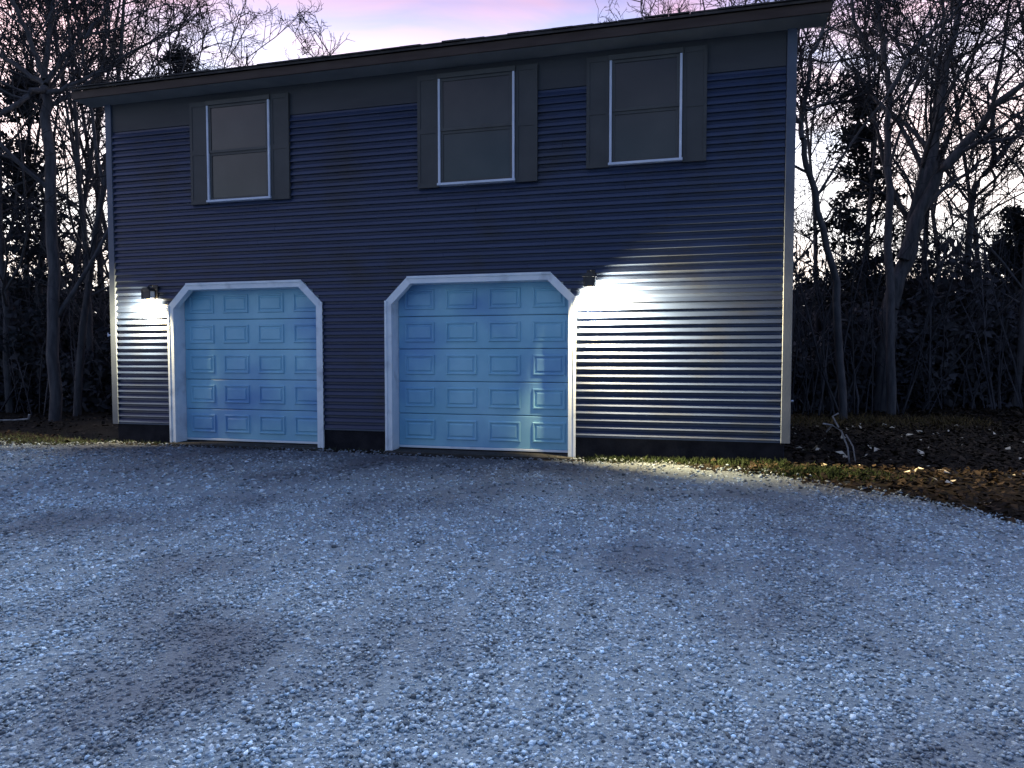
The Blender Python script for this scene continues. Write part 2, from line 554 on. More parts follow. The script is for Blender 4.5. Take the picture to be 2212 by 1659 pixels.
# roof: gable ridge along x, eaves front and back
OVX, OVY = 0.36, 0.36
SL = 0.42
MB().box(-OVX + .02, W + OVX - .02, -OVY + 0.03, -0.001, ZT, ZT + 0.02).build('soffit', M['soffit'], garage)
MB().box(-OVX, W + OVX, -OVY, -OVY + 0.028, ZT + 0.004, ZT + 0.125, 0.003).build('fascia', M['fascia'], garage)
mid = DEP / 2
rise = (mid + OVY) * SL
zr = ZT + 0.13
roof = MB().prism([(-OVY - 0.03, zr), (mid, zr + rise), (DEP + OVY + .03, zr), (DEP + OVY + .03, zr + .03), (mid, zr + rise + 0.04), (-OVY - 0.03, zr + 0.03)], 'x', -OVX - 0.02, W + OVX + 0.02).build('roof', M['shingle'], garage)
for x0 in (-OVX, W + OVX - 0.03):
    MB().prism([(-OVY + .03, zr - .12), (mid, zr + rise - .15), (DEP + OVY, zr - .13), (DEP + OVY, zr - .006), (mid, zr + rise - .01), (-OVY + .03, zr + .01)], 'x', x0 + .001, x0 + 0.029).build('rake_board', M['fascia'], garage)
for x0 in (0.04, W - 0.14):
    MB().prism([(0.02, ZT + .101), (DEP - .02, ZT + .101), (mid, zr + rise - .03)], 'x', x0, x0 + .1).build('gable_wall', M['siding'], garage)
x = -OVX - 0.03
while x < W + OVX:
    w = random.uniform(0.26, 0.34)
    y0 = -OVY - 0.045 + random.uniform(-0.012, 0.012)
    z0 = zr + 0.032 + random.uniform(0, 0.008)
    sh = MB().prism([(y0, z0), (y0 + 0.25, z0 + 0.25 * SL), (y0 + 0.25, z0 + 0.25 * SL + .012), (y0, z0 + random.uniform(.014, .026))], 'x', x, min(x + w - 0.006, W + OVX + .03)).build('shingle', M['shingle'], roof)
    x += w

# garage doors
def surround(d0, d1, idx):
    i0, i1, it = d0 + TW, d1 - TW, DTOP - TW
    ic = CH - TW * 0.42
    yo, yi = -0.052, -0.002
    def band(poly, nm='door_surround'):
        MB().prism(poly, 'y', yo, yi).build(nm, M['trim'], garage)
    band([(d0, 0.03), (i0, 0.03), (i0, it - ic), (d0, DTOP - CH)])
    band([(d1, DTOP - CH), (i1, it - ic), (i1, 0.03), (d1, 0.03)])
    e = 0.0015
    band([(d0, DTOP - CH + e), (i0, it - ic + e), (i0 + ic, it - e), (d0 + CH, DTOP - e)])
    band([(d1, DTOP - CH + e), (d1 - CH, DTOP - e), (i1 - ic, it - e), (i1, it - ic + e)])
    band([(d0 + CH + e, DTOP), (i0 + ic + e, it), (i1 - ic - e, it), (d1 - CH - e, DTOP)])
    # raised back band along the outer edge
    for poly in ([(d0 - .012, .03), (d0 + .022, .03), (d0 + .022, DTOP - CH), (d0 - .012, DTOP - CH + .005)],
                 [(d1 - .022, .03), (d1 + .012, .03), (d1 + .012, DTOP - CH + .005), (d1 - .022, DTOP - CH)],
                 [(d0 + CH, DTOP - .022), (d1 - CH, DTOP - .022), (d1 - CH - .005, DTOP + .012), (d0 + CH + .005, DTOP + .012)]):
        MB().prism(poly, 'y', yo - 0.012, yo - 0.001).build('back_band', M['trim'], garage)
    # reveals
    MB().box(i0 - 0.03, i0, 0.0, REC + .05, 0.03, it).build('jamb', M['trim'], garage)
    MB().box(i1, i1 + 0.03, 0.0, REC + .05, 0.03, it).build('jamb', M['trim'], garage)
    MB().box(i0 - .029, i1 + .029, 0.0, REC + .05, it + .001, it + 0.04).build('header', M['trim'], garage)
    for s, xc in ((1, i0), (-1, i1)):
        MB().prism([(xc + s * .001, it - ic), (xc + s * .001, it - .001), (xc + s * ic, it - .001)], 'y', 0.001, 0.06).build('corner_gusset', M['trim'], garage)
    MB().box(d0 + .01, d1 - .01, -0.16, REC + 0.3, -0.1, 0.035, 0.006).build('threshold', M['slab'], garage)
    # sectional door
    zb, zt, ns, nc = 0.085, it + 0.02, 5, 4
    door = bpy.data.objects.new('garage_door', None)
    COL.objects.link(door)
    door.parent = garage
    hs = (zt - zb) / ns
    Y = REC
    for r in range(ns):
        z0, z1 = zb + r * hs + 0.004, zb + (r + 1) * hs - 0.004
        MB().prism([(Y + .04, z0), (Y + .006, z0), (Y, z0 + .012), (Y, z1 - .010), (Y + .007, z1), (Y + .04, z1)], 'x', i0 + .004, i1 - .004).build('door_section', M['door'], door)
        pw = (i1 - i0) / nc
        for c in range(nc):
            xa, xb = i0 + c * pw + pw * .155, i0 + (c + 1) * pw - pw * .115
            za, zc_ = z0 + hs * .20, z1 - hs * .17
            pm = MB()
            bm = pm.bm
            def loop(ins, y):
                return [bm.verts.new(p) for p in ((xa + ins, y, za + ins), (xb - ins, y, za + ins), (xb - ins, y, zc_ - ins), (xa + ins, y, zc_ - ins))]
            # stamped moulding: raised bead, groove, raised field
            L = [loop(0, Y - .0005), loop(.010, Y - .020), loop(.026, Y - .020), loop(.036, Y - .002), loop(.050, Y - .002), loop(.070, Y - .018)]
            for A, B in zip(L, L[1:]):
                for q in range(4):
                    bm.faces.new((A[q], A[(q + 1) % 4], B[(q + 1) % 4], B[q]))
            bm.faces.new(L[-1])
            pm.build('raised_panel', M['door'], door)
    MB().box(i0 + .004, i1 - .004, Y - .012, Y + .03, zb - 0.03, zb + .002, .003).build('bottom_rail', M['trim'], door)
    MB().box(i0 + .004, i1 - .004, Y - .002, Y + .03, 0.034, zb - .031).build('rubber_seal', M['seal'], door)


for k, (d0, d1) in enumerate(DOORS):
    surround(d0, d1, k)

# windows with shutters
WIN = [(1.925, 3.04, 3.895, 5.42, 0.315), (5.77, 6.895, 3.92, 5.45, 0.315), (8.205, 9.15, 4.04, 5.45, 0.305)]
for x0, x1, z0, z1, sw in WIN:
    wdw = bpy.data.objects.new('window', None)
    COL.objects.link(wdw)
    wdw.parent = garage
    yo = -0.088
    fwid = 0.032
    MB().box(x0, x0 + fwid, yo, -0.002, z0, z1 - .06, .003).build('frame', M['wtrim'], wdw)
    MB().box(x1 - fwid, x1, yo, -0.002, z0, z1 - .06, .003).build('frame', M['wtrim'], wdw)
    MB().box(x0 - .012, x1 + .012, yo - .018, -0.002, z0 - .034, z0 - .001, .003).build('sill', M['wtrim'], wdw)
    MB().box(x0 - .012, x1 + .012, yo - .006, -0.002, z1 - .059, z1 + .01, .004).build('head', M['sash'], wdw)
    a0, a1, b0, b1 = x0 + fwid + .001, x1 - fwid - .001, z0 + .001, z1 - .061
    zm = (b0 + b1) / 2
    for lo, hi, y in ((b0, zm - .001, -.060), (zm + .0, b1, -.074)):
        s = MB()
        r = .038
        s.box(a0, a0 + r, y, -.006, lo, hi)
        s.box(a1 - r, a1, y, -.006, lo, hi)
        s.box(a0 + r + .0005, a1 - r - .0005, y, -.006, lo, lo + r)
        s.box(a0 + r + .0005, a1 - r - .0005, y, -.006, hi - r, hi)
        s.build('sash', M['sash'], wdw)
        MB().box(a0 + r - .003, a1 - r + .003, y + .012, y + .016, lo + r - .003, hi - r + .003).build('pane', M['glass'], wdw)
    for sx0 in (x0 - sw - 0.006, x1 + 0.006):
        sh = bpy.data.objects.new('shutter', None)
        COL.objects.link(sh)
        sh.parent = garage
        za, zb_ = z0 - .05, z1 + .015
        s = MB()
        st = .045
        s.box(sx0, sx0 + st, -.066, -.02, za, zb_)
        s.box(sx0 + sw - st, sx0 + sw, -.066, -.02, za, zb_)
        for q in (za, (za + zb_) / 2 - .03, zb_ - .07):
            s.box(sx0 + st + .0005, sx0 + sw - st - .0005, -.066, -.02, q, q + .07)
        s.build('shutter_frame', M['shutter'], sh)
        for q0, q1 in ((za + .07, (za + zb_) / 2 - .03), ((za + zb_) / 2 + .04, zb_ - .07)):
            MB().box(sx0 + st + .001, sx0 + sw - st - .001, -.060, -.03, q0 + .001, q1 - .001).build('shutter_panel', M['shutter'], sh)

# small pipe stubs at the corners
MB().tube([(-0.03, 0.02, 1.795), (-0.15, 0.02, 1.795)], .013).tube([(-0.15, 0.02, 1.77), (-0.15, 0.02, 1.835)], .010).build('pipe_stub', M['wtrim'], garage)
MB().tube([(W + .03, 0.02, 0.86), (W + .075, 0.02, 0.86)], .012).build('pipe_stub', M['wtrim'], garage)

# ------------------------------------------------------------------ lanterns
def lantern(x, z, label, power, turn):
    t = empty('wall_lantern', (x, -0.035, z), label, 'lantern', 'lit lanterns beside the garage doors')
    MB().box(-.055, .055, -.018, 0, -.02, .20, .006).build('backplate', M['black'], t)
    MB().tube([(0, -.015, .14), (0, -.06, .19), (0, -.12, .185), (0, -.15, .145)], .010).build('arm', M['black'], t)
    yc = -.15
    MB().prism([(-.09, .085), (.09, .085), (.035, .14), (-.035, .14)], 'y', yc - .075, yc + .075).build('cap', M['black'], t)
    MB().lathe([(.018, .140), (.022, .150), (.010, .165), (.004, .178)], (0, yc, 0), 10).build('finial', M['black'], t)
    for sx in (-1, 1):
        for sy in (-1, 1):
            MB().box(sx * .072 - .008, sx * .072 + .008, yc + sy * .058 - .008, yc + sy * .058 + .008, -.045, .084).build('post', M['black'], t)
        MB().box(sx * .072 - .002, sx * .072 + .002, yc - .049, yc + .049, -.02, .083).build('side_pane', M['frost'], t)
    MB().box(-.063, .063, yc - .060, yc - .056, -.045, .083).build('front_shield', M['black'], t)
    MB().box(-.03, .03, yc - .03, yc + .03, .02, .083).build('socket', M['black'], t)
    MB().lathe([(.014, .02), (.022, -.02), (.040, -.060), (.045, -.085), (.038, -.112), (.020, -.130), (.006, -.134)], (0, yc, 0), 16).build('bulb', M['bulb'], t, True)
    ld = bpy.data.lights.new('lantern_light', 'SPOT')
    ld.energy, ld.color = power, (1.0, 0.76, 0.38)
    ld.spot_size, ld.spot_blend = R(166), 1.0
    ld.shadow_soft_size = 0.045
    lo = bpy.data.objects.new('lantern_light', ld)
    COL.objects.link(lo)
    lo.parent = t
    lo.location = (0, yc - .01, -.19)
    lo.rotation_euler = Vector((-turn, -0.70, 0.30)).to_track_quat('Z', 'Y').to_euler()
    return t


lantern(0.865, 2.40, 'black lantern lit at the corner, left of the narrower garage door', 1350, -0.36)
lantern(7.965, 2.42, 'black lantern lit between the right garage door and the wide clapboard wall', 5200, 0.42)

# ------------------------------------------------------------------ trees
def tubes(paths, sides):
    """paths: list of (pts (n,3), radii (n,)); returns V, F quads"""
    groups = {}
    for p, r in paths:
        groups.setdefault(len(p), []).append((p, r))
    VV, FF, base = [], [], 0
    for n, lst in groups.items():
        P = np.array([p for p, _ in lst])
        Rr = np.array([r for _, r in lst])
        d = np.empty_like(P)
        d[:, 1:-1] = P[:, 2:] - P[:, :-2]
        d[:, 0] = P[:, 1] - P[:, 0]
        d[:, -1] = P[:, -1] - P[:, -2]
        d /= np.linalg.norm(d, axis=2, keepdims=True) + 1e-9
        ref = np.where(np.abs(d[..., 2:3]) < .8, np.array([0, 0, 1.0]), np.array([1.0, 0, 0]))
        A = np.cross(d, ref)
        A /= np.linalg.norm(A, axis=2, keepdims=True) + 1e-9
        B = np.cross(d, A)
        th = np.arange(sides) * 2 * np.pi / sides
        ring = P[:, :, None] + Rr[:, :, None, None] * (A[:, :, None] * np.cos(th)[None, None, :, None] + B[:, :, None] * np.sin(th)[None, None, :, None])
        m = len(lst)
        VV.append(ring.reshape(-1, 3))
        idx = (np.arange(m * n * sides) + base).reshape(m, n, sides)
        a_, b_ = idx[:, :-1], idx[:, 1:]
        FF.append(np.stack([a_, np.roll(a_, -1, 2), np.roll(b_, -1, 2), b_], 3).reshape(-1, 4))
        base += m * n * sides
    return np.concatenate(VV), np.concatenate(FF)


def path_from(p, d, L, r0, r1, n, wander, lift, rg):
    pts, rr = [p], [r0]
    d = d / np.linalg.norm(d)
    for k in range(1, n):
        d = d + rg.normal(0, wander, 3) + np.array([0, 0, lift])
        d /= np.linalg.norm(d)
        pts.append(pts[-1] + d * L / (n - 1))
        rr.append(r0 + (r1 - r0) * k / (n - 1))
    return np.array(pts), np.array(rr)


def side_dir(d, ang, rg):
    d = d / np.linalg.norm(d)
    v = rg.normal(0, 1, 3)
    v -= d * (v @ d)
    v /= np.linalg.norm(v) + 1e-9
    return d * math.cos(ang) + v * math.sin(ang)


def branch_out(parents, rg, per, lenf, ang, n, wander, lift, lo=.3, rmin=.008, rf=.6, minlen=.2):
    out = []
    for P, rr in parents:
        L = np.linalg.norm(np.diff(P, axis=0), axis=1).sum()
        k = max(1, int(round(rg.normal(per, per * .2))))
        for q in range(k):
            t = lo + (1 - lo) * (q + rg.random()) / k
            f = t * (len(P) - 1)
            i0 = min(int(f), len(P) - 2)
            u = f - i0
            p = P[i0] * (1 - u) + P[i0 + 1] * u
            r = rr[i0] * (1 - u) + rr[i0 + 1] * u
            d = P[i0 + 1] - P[i0]
            ll = max(minlen, L * lenf * (1.15 - .55 * t) * rg.uniform(.7, 1.3))
            out.append(path_from(p, side_dir(d, ang * rg.uniform(.7, 1.25), rg), ll, max(rmin, r * rf), max(rmin * .6, r * rf * .3), n, wander, lift, rg))
    return out


def bare_tree_meshes(seed, H, r, trunkpaths=None, limbs=9, sub=5, tw=4, twl=2, clear=.3, rmin=.010, spread=.42):
    """trunk and limbs; crown of twigs. H height, r base radius"""
    rg = np.random.default_rng(seed)
    if trunkpaths is None:
        tr = [path_from(np.zeros(3), np.array([rg.normal(0, .04), rg.normal(0, .04), 1.0]), H, r, r * .18, 12, .05, .05, rg)]
        if rg.random() < .6:
            P, rr = tr[0]
            k = rg.integers(4, 7)
            tr.append(path_from(P[k], side_dir(P[k + 1] - P[k], .45, rg), H * .55, rr[k] * .75, r * .12, 9, .07, .06, rg))
    else:
        tr = trunkpaths
    L1 = branch_out(tr, rg, limbs, spread, .85, 7, .14, .07, clear, rmin * 1.8, .5, .6)
    L2 = branch_out(L1, rg, sub, .5, .75, 5, .18, .04, .2, rmin * 1.3, .6, .35)
    L3 = branch_out(L2, rg, tw, .55, .7, 4, .2, .03, .15, rmin, .65, .25)
    L4 = branch_out(L3, rg, twl, .6, .7, 3, .2, .02, .15, rmin * .8, .7, .18) if twl else []
    V1, F1 = tubes(tr, 8)
    V2, F2 = tubes(L1, 5)
    trunk = (np.concatenate([V1, V2]), np.concatenate([F1, F2 + len(V1)]))
    crown = tubes(L2 + L3 + L4, 3)
    return trunk, crown


def make_tree(trunk, crown, loc, label, group, name='bare_tree', rz=0.0, sc=1.0, tm=None, cmesh=None, cmat='twig'):
    t = empty(name, loc, label, 'tree', group)
    t.rotation_euler = (0, 0, rz)
    t.scale = (sc, sc, sc)
    a = tm or mesh_np('trunk', *trunk, True)
    b = cmesh or mesh_np('crown', *crown, False)
    link('trunk', a, M['bark'], t)
    link('crown', b, M[cmat], t)
    return a, b


def traced(specs, D, dd=None):
    """limb lines surveyed from the photograph at distance D -> paths relative to the base"""
    base = at(*specs[0][0][0][:2], D)
    base[2] = gz(base[0], base[1])
    out = []
    rg = np.random.default_rng(len(specs) * 13 + int(D * 10))
    prev = []
    for pts, r0, r1, lean in specs:
        P = []
        for k, (x, y) in enumerate(pts):
            p = at(x, y, D + lean * k / (len(pts) - 1))
            if k == 0 and not out:
                p = base - np.array([0, 0, .15])
            P.append(p - base)
        P = np.array(P)
        # refine and roughen
        t = np.linspace(0, len(P) - 1, 3 * (len(P) - 1) + 1)
        Q = np.stack([np.interp(t, np.arange(len(P)), P[:, c]) for c in range(3)], 1)
        Q[1:-1] = .5 * Q[1:-1] + .25 * (Q[:-2] + Q[2:])
        Q[1:] += rg.normal(0, .02, Q[1:].shape)
        out.append((Q, np.linspace(r0, r1, len(Q))))
    return base, out


GR, GL, GB = 'bare trees right of the garage', 'bare trees left of the garage', 'trees rising behind the garage roof'
# the forked tree right of the garage
b0, tp = traced([([(1905, 900), (1910, 780), (1922, 680), (1938, 600), (1968, 542), (1983, 446), (2006, 364), (2022, 298), (2036, 215), (2052, 99), (2075, 10), (2090, -90)], .23, .05, .5),
                 ([(1950, 560), (1996, 430), (2042, 360), (2108, 288), (2142, 231), (2208, 185), (2290, 110)], .15, .04, -1.5),
                 ([(1975, 480), (2040, 405), (2080, 385), (2130, 340)], .07, .03, 1.0)], 15.5)
make_tree(*bare_tree_meshes(11, 10, .25, tp, limbs=10, sub=5, tw=4, twl=3, clear=.30), b0, 'thickest trunk right of the garage, forking wide toward the upper right', GR)
b0, tp = traced([([(1925, 900), (1922, 700), (1920, 529), (1918, 400), (1917, 298), (1923, 198), (1910, 132), (1877, 106), (1851, 66), (1841, 17), (1836, -60)], .10, .03, 1),
                 ([(1920, 205), (1950, 150), (1985, 95), (2020, 62), (2065, 28), (2110, -20)], .06, .03, .6),
                 ([(1912, 135), (1908, 70), (1893, 20), (1890, -60)], .07, .03, 0)], 14.6)
make_tree(*bare_tree_meshes(12, 10, .15, tp, limbs=9, sub=5, tw=4, twl=3, clear=.25), b0, 'straight slender trunk just left of the thick forked tree', GR)
b0, tp = traced([([(1822, 905), (1812, 700), (1804, 610), (1791, 542), (1758, 410), (1735, 331), (1726, 265), (1745, 198), (1751, 116), (1778, 66), (1791, 10), (1800, -70)], .085, .03, .8),
                 ([(1732, 300), (1728, 262), (1712, 230), (1716, 150)], .05, .025, .3),
                 ([(1742, 238), (1780, 228), (1830, 215)], .035, .02, .3)], 13.6)
make_tree(*bare_tree_meshes(13, 9, .11, tp, limbs=8, sub=5, tw=4, twl=3, clear=.3), b0, 'curved trunk leaning close past the garage right corner', GR)
b0, tp = traced([([(2085, 900), (2088, 700), (2092, 529), (2099, 413), (2140, 360), (2148, 340), (2142, 248), (2161, 132), (2180, 20), (2190, -80)], .10, .03, .5),
                 ([(2148, 350), (2175, 320), (2208, 281), (2270, 200)], .07, .03, .5)], 16.5)
make_tree(*bare_tree_meshes(14, 10, .13, tp, limbs=10, sub=5, tw=4, twl=3, clear=.25), b0, 'crooked trunk near the right picture edge, kinked halfway up', GR)
# the thick tree left of the garage, limbs bursting from one fork
b0, tp = traced([([(118, 935), (116, 700), (112, 529), (106, 331), (99, 215), (97, 168)], .115, .09, .2),
                 ([(97, 168), (75, 110), (48, 45), (20, -20), (0, -80)], .055, .03, -.8),
                 ([(97, 172), (105, 100), (112, 40), (118, -40)], .055, .03, .4),
                 ([(99, 180), (140, 120), (185, 75), (230, 20), (250, -40)], .05, .03, .8),
                 ([(98, 190), (60, 205), (0, 245), (-60, 290)], .07, .03, -1.0),
                 ([(99, 185), (50, 150), (0, 120), (-50, 90)], .06, .03, 1.0),
                 ([(100, 200), (150, 190), (200, 165), (240, 130)], .05, .02, .3)], 13.5)
make_tree(*bare_tree_meshes(15, 10, .17, tp, limbs=6, sub=5, tw=4, twl=2, clear=.2, spread=.6), b0, 'thick trunk left of the garage whose limbs burst from one fork', GL)

# generic trees from five shared shapes
SH = []
for q, (h, r) in enumerate(((13.5, .10), (14.5, .09), (12.5, .085), (15, .115), (11, .08))):
    tk, cw = bare_tree_meshes(40 + q, h, r, limbs=14, sub=5, tw=4, twl=2, clear=.16, rmin=.010, spread=.30)
    SH.append((mesh_np('trunk', *tk, True), mesh_np('crown', *cw, False)))


def place(x, D, k, rz, sc, label, group, ybase=771):
    p = at(x, ybase, D)
    loc = (p[0], p[1], float(gz(p[0], p[1])) - .05)
    make_tree(None, None, loc, label, group, rz=rz, sc=sc, tm=SH[k][0], cmesh=SH[k][1])


for x, D, k, rz, sc, lab, grp in (
        (18, 15.5, 1, .4, .95, 'slim bare tree at the far left picture edge', GL),
        (60, 19, 2, 2.0, 1.05, 'bare tree seen between the far left edge and the thick forked trunk', GL),
        (140, 17.0, 4, 1.1, 1.15, 'thin bare tree just right of the thick left trunk', GL),
        (163, 14.6, 0, 3.1, .85, 'straight bare tree midway between the thick left trunk and the garage', GL),
        (196, 16.0, 2, 5.0, 1.0, 'bare tree second nearest to the left corner of the garage', GL),
        (222, 18.5, 3, 2.6, .9, 'bare tree standing close behind the left corner of the garage', GL),
        (-70, 16, 3, 1.0, 1.0, 'bare tree mostly beyond the left picture edge', GL),
        (290, 22, 0, .8, 1.05, 'leftmost bare crown above the garage roof', GB),
        (375, 24, 3, 4.2, .92, 'tall bare crown above the roof over the left window', GB),
        (455, 26, 1, 1.9, 1.02, 'bare crown above the roof, right of the dark evergreen tip', GB),
        (545, 28, 2, 3.3, 1.18, 'bare crown just topping the roof left of the open sky', GB),
        (640, 30, 4, .3, 1.36, 'last low bare crown topping the roof before the open sky', GB),
        (1440, 27, 3, 2.2, 1.06, 'first bare crown topping the roof right of the open sky', GB),
        (1560, 24, 1, 5.2, 1.12, 'bare crown above the roof over the right window', GB),
        (1670, 20, 0, 3.9, 1.06, 'bare crown behind the right end of the roof', GB),
        (1770, 19, 1, .2, .9, 'bare tree behind the leaning trunk at the garage right corner', GR),
        (1865, 21, 3, 2.9, .95, 'bare tree far back between the evergreen and the straight trunk', GR),
        (1990, 19, 2, 1.4, 1.1, 'bare tree behind the fork of the thick right tree', GR),
        (2040, 22, 0, 4.6, 1.0, 'distant bare tree right of the thick forked tree', GR),
        (2140, 20, 4, 2.4, 1.2, 'bare tree behind the kinked trunk on the right', GR),
        (2195, 15.5, 1, 3.6, .92, 'bare tree cut by the right picture edge', GR),
        (2290, 18, 3, .9, 1.0, 'bare tree mostly beyond the right picture edge', GR)):
    place(x, D, k, rz, sc, lab, grp)


def evergreen(seed, H, r, nq):
    rg = np.random.default_rng(seed)
    tr = [path_from(np.zeros(3), np.array([0, 0, 1.0]), H, r, r * .12, 9, .02, .02, rg)]
    br = []
    for q in range(int(H * 9)):
        t = rg.uniform(.12, .98)
        z = H * t
        L = (1 - t) ** .8 * H * .26 * rg.uniform(.6, 1.2) + .15
        an = rg.uniform(0, 6.28)
        br.append(path_from(np.array([0, 0, z]), np.array([math.cos(an), math.sin(an), rg.uniform(-.1, .35)]), L, .02 + .02 * (1 - t), .006, 5, .1, -.04, rg))
    V1, F1 = tubes(tr, 7)
    V2, F2 = tubes(br, 3)
    trunk = (np.concatenate([V1, V2]), np.concatenate([F1, F2 + len(V1)]))
    idx = rg.integers(0, len(br), nq)
    pos = np.empty((nq, 3))
    for k in range(nq):
        P = br[idx[k]][0]
        f = rg.uniform(.6, 3.999)
        i0 = int(f)
        pos[k] = P[i0] + (P[i0 + 1] - P[i0]) * (f - i0)
    pos += rg.normal(0, .11, pos.shape)
    return trunk, quads(pos, rg, .03, .10, .03)


def quads(pos, rg, s0, s1, aspect):
    n = len(pos)
    a_ = rg.normal(0, 1, (n, 3))
    a_ /= np.linalg.norm(a_, axis=1, keepdims=True)
    b_ = np.cross(a_, rg.normal(0, 1, (n, 3)))
    b_ /= np.linalg.norm(b_, axis=1, keepdims=True) + 1e-9
    s = rg.uniform(s0, s1, (n, 1))
    w = s * rg.uniform(.25, .6, (n, 1))
    V = np.stack([pos - a_ * s, pos + b_ * w, pos + a_ * s, pos - b_ * w], 1).reshape(-1, 3)
    return V, np.arange(4 * n).reshape(n, 4)


for x, D, H, seed, lab, grp in ((1850, 17.5, 8.3, 3, 'dark evergreen standing left of the straight trunk, right of the garage', GR),
                                (395, 21, 11.3, 4, 'dark evergreen tip rising above the roof over the left window', GB),
                                (2190, 18.5, 5.8, 5, 'low dark evergreen at the right picture edge', GR),
                                (70, 16.5, 8.6, 6, 'dark evergreen behind the thick left trunk', GL)):
    p = at(x, 771, D)
    tk, cw = evergreen(seed, H, .12, 11000)
    make_tree(tk, cw, (p[0], p[1], float(gz(p[0], p[1]))), lab, grp, name='evergreen_tree', cmat='needle')

# ------------------------------------------------------------------ thicket and far wood
def wood_stuff():
    rg = np.random.default_rng(99)
    n = 150000
    # frame of the view so that it runs across behind the building line
    d = 15.5 + 9 * rg.random(n) ** 1.3
    side = rg.choice([0, 1], n, p=[.42, .58])
    ang = np.where(side == 0, rg.uniform(-1.25, -.56, n), rg.uniform(.40, 1.2, n))
    xy = CAM[:2] + d[:, None] * (fw[:2] / np.linalg.norm(fw[:2]) + ang[:, None] * rt[:2])
    # on the left the thicket starts nearer, right behind the bank
    top = 2.6 + 1.5 * np.sin(xy[:, 0] * .9) * np.sin(xy[:, 1] * .7 + 1) + .5 * np.sin(xy[:, 0] * 2.3 + xy[:, 1])
    z = gz(xy[:, 0], xy[:, 1]) + np.maximum(.6, top * (d / 18)) * rg.random(n) ** .9 * rg.uniform(.7, 1.15, n)
    ok = ~((xy[:, 0] > -1.0) & (xy[:, 0] < W + .9) & (xy[:, 1] < DEP + 1))
    pos = np.column_stack([xy, z])[ok]
    V1, F1 = quads(pos, rg, .05, .16, .4)
    paths = []
    m = 1800
    d = 14.5 + 12 * rg.random(m)
    ang = np.where(rg.random(m) < .42, rg.uniform(-1.25, -.56, m), rg.uniform(.40, 1.2, m))
    for k in range(m):
        q = CAM[:2] + d[k] * (fw[:2] / np.linalg.norm(fw[:2]) + ang[k] * rt[:2])
        if -1 < q[0] < W + .9 and q[1] < DEP + 1:
            continue
        h = rg.uniform(1.0, 5.4)
        r = rg.uniform(.008, .03)
        paths.append(path_from(np.array([q[0], q[1], float(gz(*q))]), np.array([rg.normal(0, .18), rg.normal(0, .18), 1]), h, r, r * .4, 5, .1, .02, rg))
    tw = branch_out(paths, rg, 4, .35, .7, 3, .15, .03, .3, .007, .6, .3)
    V2, F2 = tubes(paths + tw, 3)
    me = mesh_np('thicket', np.concatenate([V1, V2]), np.concatenate([F1, F2 + len(V1)]))
    tag(link('thicket', me, M['thicket']), 'dark tangled undergrowth along the edge of the wood', 'undergrowth', kind='stuff')
    # far wood closing the view
    paths = []
    for k in range(300):
        a_ = rg.uniform(-1.5, 1.5)
        D = rg.uniform(27, 40)
        q = CAM[:2] + D * (fw[:2] / np.linalg.norm(fw[:2]) + a_ * rt[:2])
        h = rg.uniform(4.5, 9.5)
        paths.append(path_from(np.array([q[0], q[1], float(gz(*q)) - .2]), np.array([rg.normal(0, .06), rg.normal(0, .06), 1]), h, rg.uniform(.03, .08), .014, 7, .05, .03, rg))
    b1 = branch_out(paths, rg, 7, .28, .8, 4, .15, .05, .15, .016, .55, .6)
    b2 = branch_out(b1, rg, 4, .5, .7, 3, .2, .03, .2, .012, .6, .35)
    V1, F1 = tubes(paths + b1 + b2, 3)
    n = 26000
    d = rg.uniform(27, 34, n)
    ang = rg.uniform(-1.5, 1.5, n)
    xy = CAM[:2] + d[:, None] * (fw[:2] / np.linalg.norm(fw[:2]) + ang[:, None] * rt[:2])
    pos = np.column_stack([xy, gz(xy[:, 0], xy[:, 1]) + 4.2 * rg.random(n)])
    V2, F2 = quads(pos, rg, .2, .5, .4)
    me = mesh_np('far_wood', np.concatenate([V1, V2]), np.concatenate([F1, F2 + len(V1)]))
    tag(link('far_wood', me, M['thicket']), 'distant mass of bare trunks and twigs behind the trees', 'wood', kind='stuff')


wood_stuff()

